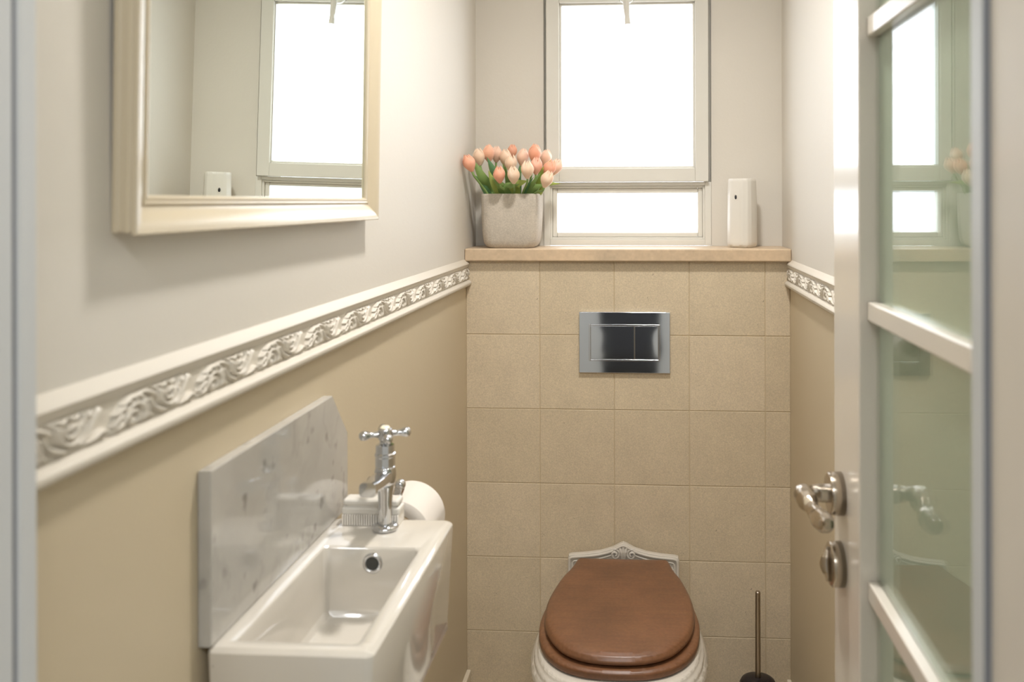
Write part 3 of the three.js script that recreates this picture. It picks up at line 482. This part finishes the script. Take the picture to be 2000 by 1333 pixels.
// centre of each bloom [x, y, depth], size, lean [sideways, forward], hue, leaves [mid, tip, half width, tone], label
const tulips = [
  [[-0.4625, 1.456, 2.205], 1.04, [-0.34, 0.16], 'salmon', [[[-0.4420, 1.415, 2.235], [-0.4570, 1.430, 2.222], 0.0090, 2]], 'salmon tulip at the far left of the pot, leaning to the wall'],
  [[-0.4480, 1.475, 2.26], 1.02, [-0.16, 0.05], 'cream', [[[-0.4320, 1.420, 2.232], [-0.4590, 1.472, 2.222], 0.0150, 0]], 'cream tulip behind the big leaf at the left of the pot'],
  [[-0.4236, 1.485, 2.27], 1.04, [-0.05, 0.02], 'peach', [[[-0.4060, 1.440, 2.250], [-0.4240, 1.478, 2.242], 0.0120, 2]], 'peach tulip, the tallest bloom left of the middle'],
  [[-0.4095, 1.485, 2.31], 1.0, [0.06, 0.0], 'pale', [], 'pale pink tulip right beside the tallest left bloom'],
  [[-0.3830, 1.474, 2.30], 1.04, [-0.03, 0.08], 'cream', [], 'cream tulip standing upright at the middle of the back row'],
  [[-0.3610, 1.457, 2.25], 1.0, [0.05, 0.15], 'cream', [[[-0.3740, 1.425, 2.275], [-0.3860, 1.462, 2.268], 0.0080, 0]], 'cream tulip with a peach flush in the middle of the bunch'],
  [[-0.3739, 1.497, 2.36], 0.85, [0.05, 0.0], 'salmon', [], 'small orange tulip peeping out at the back of the bunch'],
  [[-0.3334, 1.475, 2.28], 1.05, [0.16, 0.02], 'pale', [[[-0.3420, 1.425, 2.272], [-0.3390, 1.458, 2.268], 0.0080, 2]], 'pale tulip leaning right, between cream and salmon blooms'],
  [[-0.2985, 1.484, 2.27], 1.10, [0.14, 0.05], 'salmon', [], 'large salmon tulip, the highest at the right'],
  [[-0.2760, 1.476, 2.33], 1.0, [0.22, 0.0], 'pale', [[[-0.2740, 1.440, 2.242], [-0.2505, 1.468, 2.236], 0.0105, 1]], 'pale pink tulip at the back beside the window frame'],
  [[-0.2900, 1.449, 2.235], 1.0, [0.08, 0.18], 'pink', [], 'pink tulip below the highest salmon one'],
  [[-0.3085, 1.438, 2.205], 1.06, [0.06, 0.20], 'cream', [[[-0.2960, 1.410, 2.232], [-0.2750, 1.436, 2.226], 0.0070, 0], [[-0.3120, 1.402, 2.240], [-0.2960, 1.424, 2.234], 0.0050, 2]], 'cream tulip in front, right of the middle'],
  [[-0.3830, 1.425, 2.20], 1.0, [-0.06, 0.32], 'salmon', [[[-0.4060, 1.412, 2.236], [-0.4175, 1.442, 2.230], 0.0115, 1], [[-0.3860, 1.402, 2.236], [-0.4080, 1.424, 2.228], 0.0130, 0]], 'small salmon tulip low in the front row at the left'],
  [[-0.3440, 1.424, 2.195], 1.03, [0.02, 0.28], 'cream', [[[-0.3460, 1.402, 2.232], [-0.3120, 1.413, 2.220], 0.0150, 1], [[-0.3680, 1.398, 2.236], [-0.3330, 1.404, 2.226], 0.0120, 0]], 'cream tulip low in the front row at the middle'],
  [[-0.2585, 1.443, 2.25], 1.06, [0.42, 0.12], 'salmon', [], 'salmon tulip leaning right in front of the window frame'],
  [[-0.2430, 1.448, 2.28], 1.02, [0.40, 0.0], 'pale', [[[-0.2700, 1.404, 2.262], [-0.2270, 1.406, 2.250], 0.0085, 1]], 'pale tulip at the far right of the bunch'],
  [[-0.2590, 1.413, 2.20], 1.03, [0.34, 0.26], 'cream', [[[-0.2920, 1.396, 2.238], [-0.2690, 1.402, 2.228], 0.0120, 0]], 'cream tulip lowest at the right, above the rim of the pot'],
];
for (const [c, size, [sx, sf], hue, leaves, label] of tulips) {
  const dir = new THREE.Vector3(sx, 1, sf).normalize(), base = V(...c).addScaledVector(dir, -0.019 * size), rx = PX + (c[0] - PX) * 0.42, rd = PD + (c[2] - PD) * 0.42, root = V(rx, SILL + 0.117, rd);
  const t = new THREE.Group(); t.name = numbered('tulip'); t.position.copy(root); t.userData = { label, category: 'tulip', group: 'tulips in the concrete pot' }; scene.add(t);
  const b = base.clone().sub(root), rise = new THREE.Vector3(0.45 * b.x, Math.min(0.036, 0.7 * b.y), Math.min(0.20 * b.z, 0.010));
  part(t, 'stem', tube([new THREE.Vector3(0, 0, 0), rise, b.clone().addScaledVector(dir, -0.008), b.clone().addScaledVector(dir, 0.002)], 0.0029, 20, 8), stemMat);
  const m = part(t, 'bloom', lathe([[0, 0], [0.004, 0.0008], [0.006, 0.004], [0.004, 0.010], [0.001, 0.024], [0, 0.026]], 12), hues[hue]);
  m.position.copy(b); m.quaternion.setFromUnitVectors(new THREE.Vector3(0, 1, 0), dir); m.rotateY(rnd() * 6.28); m.scale.set(size * 1.02, size * 1.17, size * 1.02);
  for (let k = 0; k < 6; k++) { const p = part(m, 'petal', k < 3 ? innerPetal : outerPetal, hues[hue]); p.rotation.y = k % 3 * 2 * Math.PI / 3 + (k < 3 ? Math.PI / 3 : 0) + (rnd() - 0.5) * 0.2; p.rotation.order = 'YXZ'; p.rotation.x = k < 3 ? 0 : 0.03 + 0.05 * rnd(); if (k >= 3) p.scale.set(1.06, 0.97 + 0.06 * rnd(), 1.06); }
  for (const [mid, tip, w, tone] of leaves) part(t, 'leaf', leafGeo([new THREE.Vector3(0.002, 0.002, 0.002), new THREE.Vector3(0.55 * (mid[0] - root.x), 0.033, 0.006), V(...mid).sub(root), V(...tip).sub(root)], 1.22 * w), leafMats[tone]);
}

// ---------------------------------------------------------------- the photographer, whom only the chrome plate and the tap mirror
function blob(prims, lo, hi, cell, k = 0.02) {               // smooth union of tapered capsules, meshed
  const size = Math.max(...[0, 1, 2].map((i) => hi[i] - lo[i])), res = Math.ceil(size / cell) + 4, mc = new MarchingCubes(res, undefined, false, false, 120000), half = size / 2 + 2 * cell, c = [0, 1, 2].map((i) => (i === 2 ? -1 : 1) * (lo[i] + hi[i]) / 2);
  mc.isolation = 0; const p = new THREE.Vector3(), ab = new THREE.Vector3(), ap = new THREE.Vector3();
  const P = prims.map(([a, b, r0, r1, sz = 1]) => ({ a: V(...a), b: V(...b), r0, r1, sz }));
  for (let z = 0; z < res; z++) for (let y = 0; y < res; y++) for (let x = 0; x < res; x++) {
    p.set(c[0] + (x / (res / 2) - 1) * half, c[1] + (y / (res / 2) - 1) * half, c[2] + (z / (res / 2) - 1) * half); let d = 1e3;
    for (const q of P) { ab.subVectors(q.b, q.a); ap.subVectors(p, q.a); const t = Math.max(0, Math.min(1, ap.dot(ab) / Math.max(ab.lengthSq(), 1e-9))); ap.addScaledVector(ab, -t); ap.z /= q.sz; const e = ap.length() - (q.r0 + (q.r1 - q.r0) * t), h = Math.max(k - Math.abs(d - e), 0) / k; d = Math.min(d, e) - h * h * k * 0.25; }
    mc.field[x + y * res + z * res * res] = -d;
  }
  mc.update(); const n = mc.count, pos = mc.positionArray.slice(0, n * 3), nor = mc.normalArray.slice(0, n * 3);
  for (let i = 0; i < n; i++) for (let j = 0; j < 3; j++) pos[i * 3 + j] = pos[i * 3 + j] * half + c[j];
  const g = new THREE.BufferGeometry(); g.setAttribute('position', new THREE.BufferAttribute(pos, 3)); g.setAttribute('normal', new THREE.BufferAttribute(nor, 3)); return g;
}
{
  const t = thing('person', 'person in a long dark grey coat holding a camera, mirrored in the flush plate', 'person', 0, 0, 0), B = -0.36, O = -0.09, arms = [], hands = [], skin = std('#c99a80', 0.6);
  for (const s of [-1, 1]) {
    arms.push([[O + s * 0.17, 1.40, B], [O + s * 0.235, 1.16, B + 0.02], 0.052, 0.044], [[O + s * 0.235, 1.16, B + 0.02], [s * 0.085, 1.325, -0.135], 0.042, 0.032]);
    hands.push([[s * 0.085, 1.325, -0.135], [s * 0.068, 1.350, -0.105], 0.028, 0.026]);
    for (let f = 0; f < 4; f++) { const y = 1.325 + 0.018 * f; hands.push([[s * 0.070, y, -0.098], [s * 0.074, y + 0.002, -0.062], 0.0095, 0.009], [[s * 0.074, y + 0.002, -0.062], [s * (0.048 + 0.003 * f), y + 0.001, -0.050], 0.009, 0.008]); }
    hands.push([[s * 0.078, 1.335, -0.120], [s * 0.045, 1.352, -0.128], 0.011, 0.009]);
  }
  const torso = [[[O, 1.00, B], [O, 1.18, B], 0.125, 0.125, 0.72], [[O, 1.18, B], [O, 1.36, B], 0.130, 0.135, 0.70], [[O - 0.14, 1.41, B], [O + 0.14, 1.41, B], 0.06, 0.06]];
  const legs = []; for (const s of [-1, 1]) legs.push([[O + s * 0.085, 0.93, B], [O + s * 0.095, 0.50, B + 0.02], 0.090, 0.062], [[O + s * 0.095, 0.50, B + 0.02], [O + s * 0.10, 0.09, B - 0.02], 0.060, 0.042]);
  const head = [[[O, 1.44, B - 0.01], [O, 1.54, B + 0.005], 0.055, 0.05], [[O, 1.635, B - 0.01], [O, 1.60, B + 0.015], 0.085, 0.072], [[O, 1.575, B + 0.04], [O, 1.565, B + 0.045], 0.05, 0.045], [[O, 1.61, B + 0.09], [O, 1.585, B + 0.105], 0.009, 0.013], [[O - 0.085, 1.60, B], [O - 0.088, 1.58, B], 0.016, 0.012], [[O + 0.085, 1.60, B], [O + 0.088, 1.58, B], 0.016, 0.012]];
  const feet = []; for (const s of [-1, 1]) feet.push([[O + s * 0.10, 0.075, B - 0.03], [O + s * 0.105, 0.05, B + 0.13], 0.040, 0.034]);
  const thin = (l, e) => l.map(([a, b, r, q, z]) => [a, b, r - e, q - e, z]);
  part(t, 'body', blob([...thin(torso, 0.012), ...thin(arms, 0.008), ...hands, ...thin(legs, 0.012), ...head, ...thin(feet, 0.01)], [-0.4, 0, B - 0.14], [0.3, 1.74, 0], 0.012, 0.014), skin);
  part(t, 'coat', blob([...thin(torso, -0.012), ...thin(arms, -0.008), [[O, 0.52, B], [O, 1.02, B], 0.185, 0.135, 0.8]], [-0.42, 0.30, B - 0.18], [0.32, 1.5, -0.08], 0.014, 0.03), std('#45474c', 0.8));
  part(t, 'trousers', blob([...thin(legs, -0.010), [[O - 0.06, 0.95, B], [O + 0.06, 0.95, B], 0.11, 0.11, 0.9]], [O - 0.22, 0.03, B - 0.14], [O + 0.22, 1.08, B + 0.14], 0.014, 0.02), std('#2f3238', 0.85));
  part(t, 'shoes', blob(feet, [O - 0.16, 0, B - 0.09], [O + 0.16, 0.13, B + 0.18], 0.008, 0.01), std('#26221f', 0.6));
  part(t, 'hair', blob([[[O, 1.66, B - 0.03], [O, 1.62, B - 0.05], 0.088, 0.08], [[O - 0.05, 1.69, B + 0.02], [O + 0.05, 1.69, B + 0.02], 0.045, 0.045]], [O - 0.11, 1.5, B - 0.15], [O + 0.11, 1.78, B + 0.08], 0.008, 0.02), std('#3a2a20', 0.7));
  for (const s of [-1, 1]) part(t, 'eye', new THREE.SphereGeometry(0.011, 14, 10), std('#f1efe9', 0.2)).position.copy(V(O + s * 0.032, 1.612, B + 0.078));
  part(t, 'mouth', tube([V(O - 0.022, 1.553, B + 0.086), V(O, 1.551, B + 0.091), V(O + 0.022, 1.553, B + 0.086)], 0.0045, 10, 8), std('#a9635a', 0.5));
  const c = thing('photo_camera', 'black camera held in both hands by the person in the grey coat', 'camera', 0, EYE, -0.085);
  part(c, 'camera_body', box(-0.062, 0.062, -0.045, 0.04, -0.022, 0.018, 0.008, 3), blackPlastic);
  const l = part(c, 'lens', lathe([[0, 0.0], [0.03, 0.0], [0.032, 0.01], [0.032, 0.042], [0.028, 0.044], [0.024, 0.036], [0, 0.034]], 32), blackPlastic); l.rotation.x = -Math.PI / 2; place(l, 0, 0, 0.015);
  part(c, 'viewfinder', box(-0.02, 0.02, 0.036, 0.058, -0.02, 0.014, 0.005, 2), blackPlastic);
}

scene.traverse((o) => { if (o.isMesh) { o.castShadow = true; o.receiveShadow = true; } });
renderer.render(scene, camera);
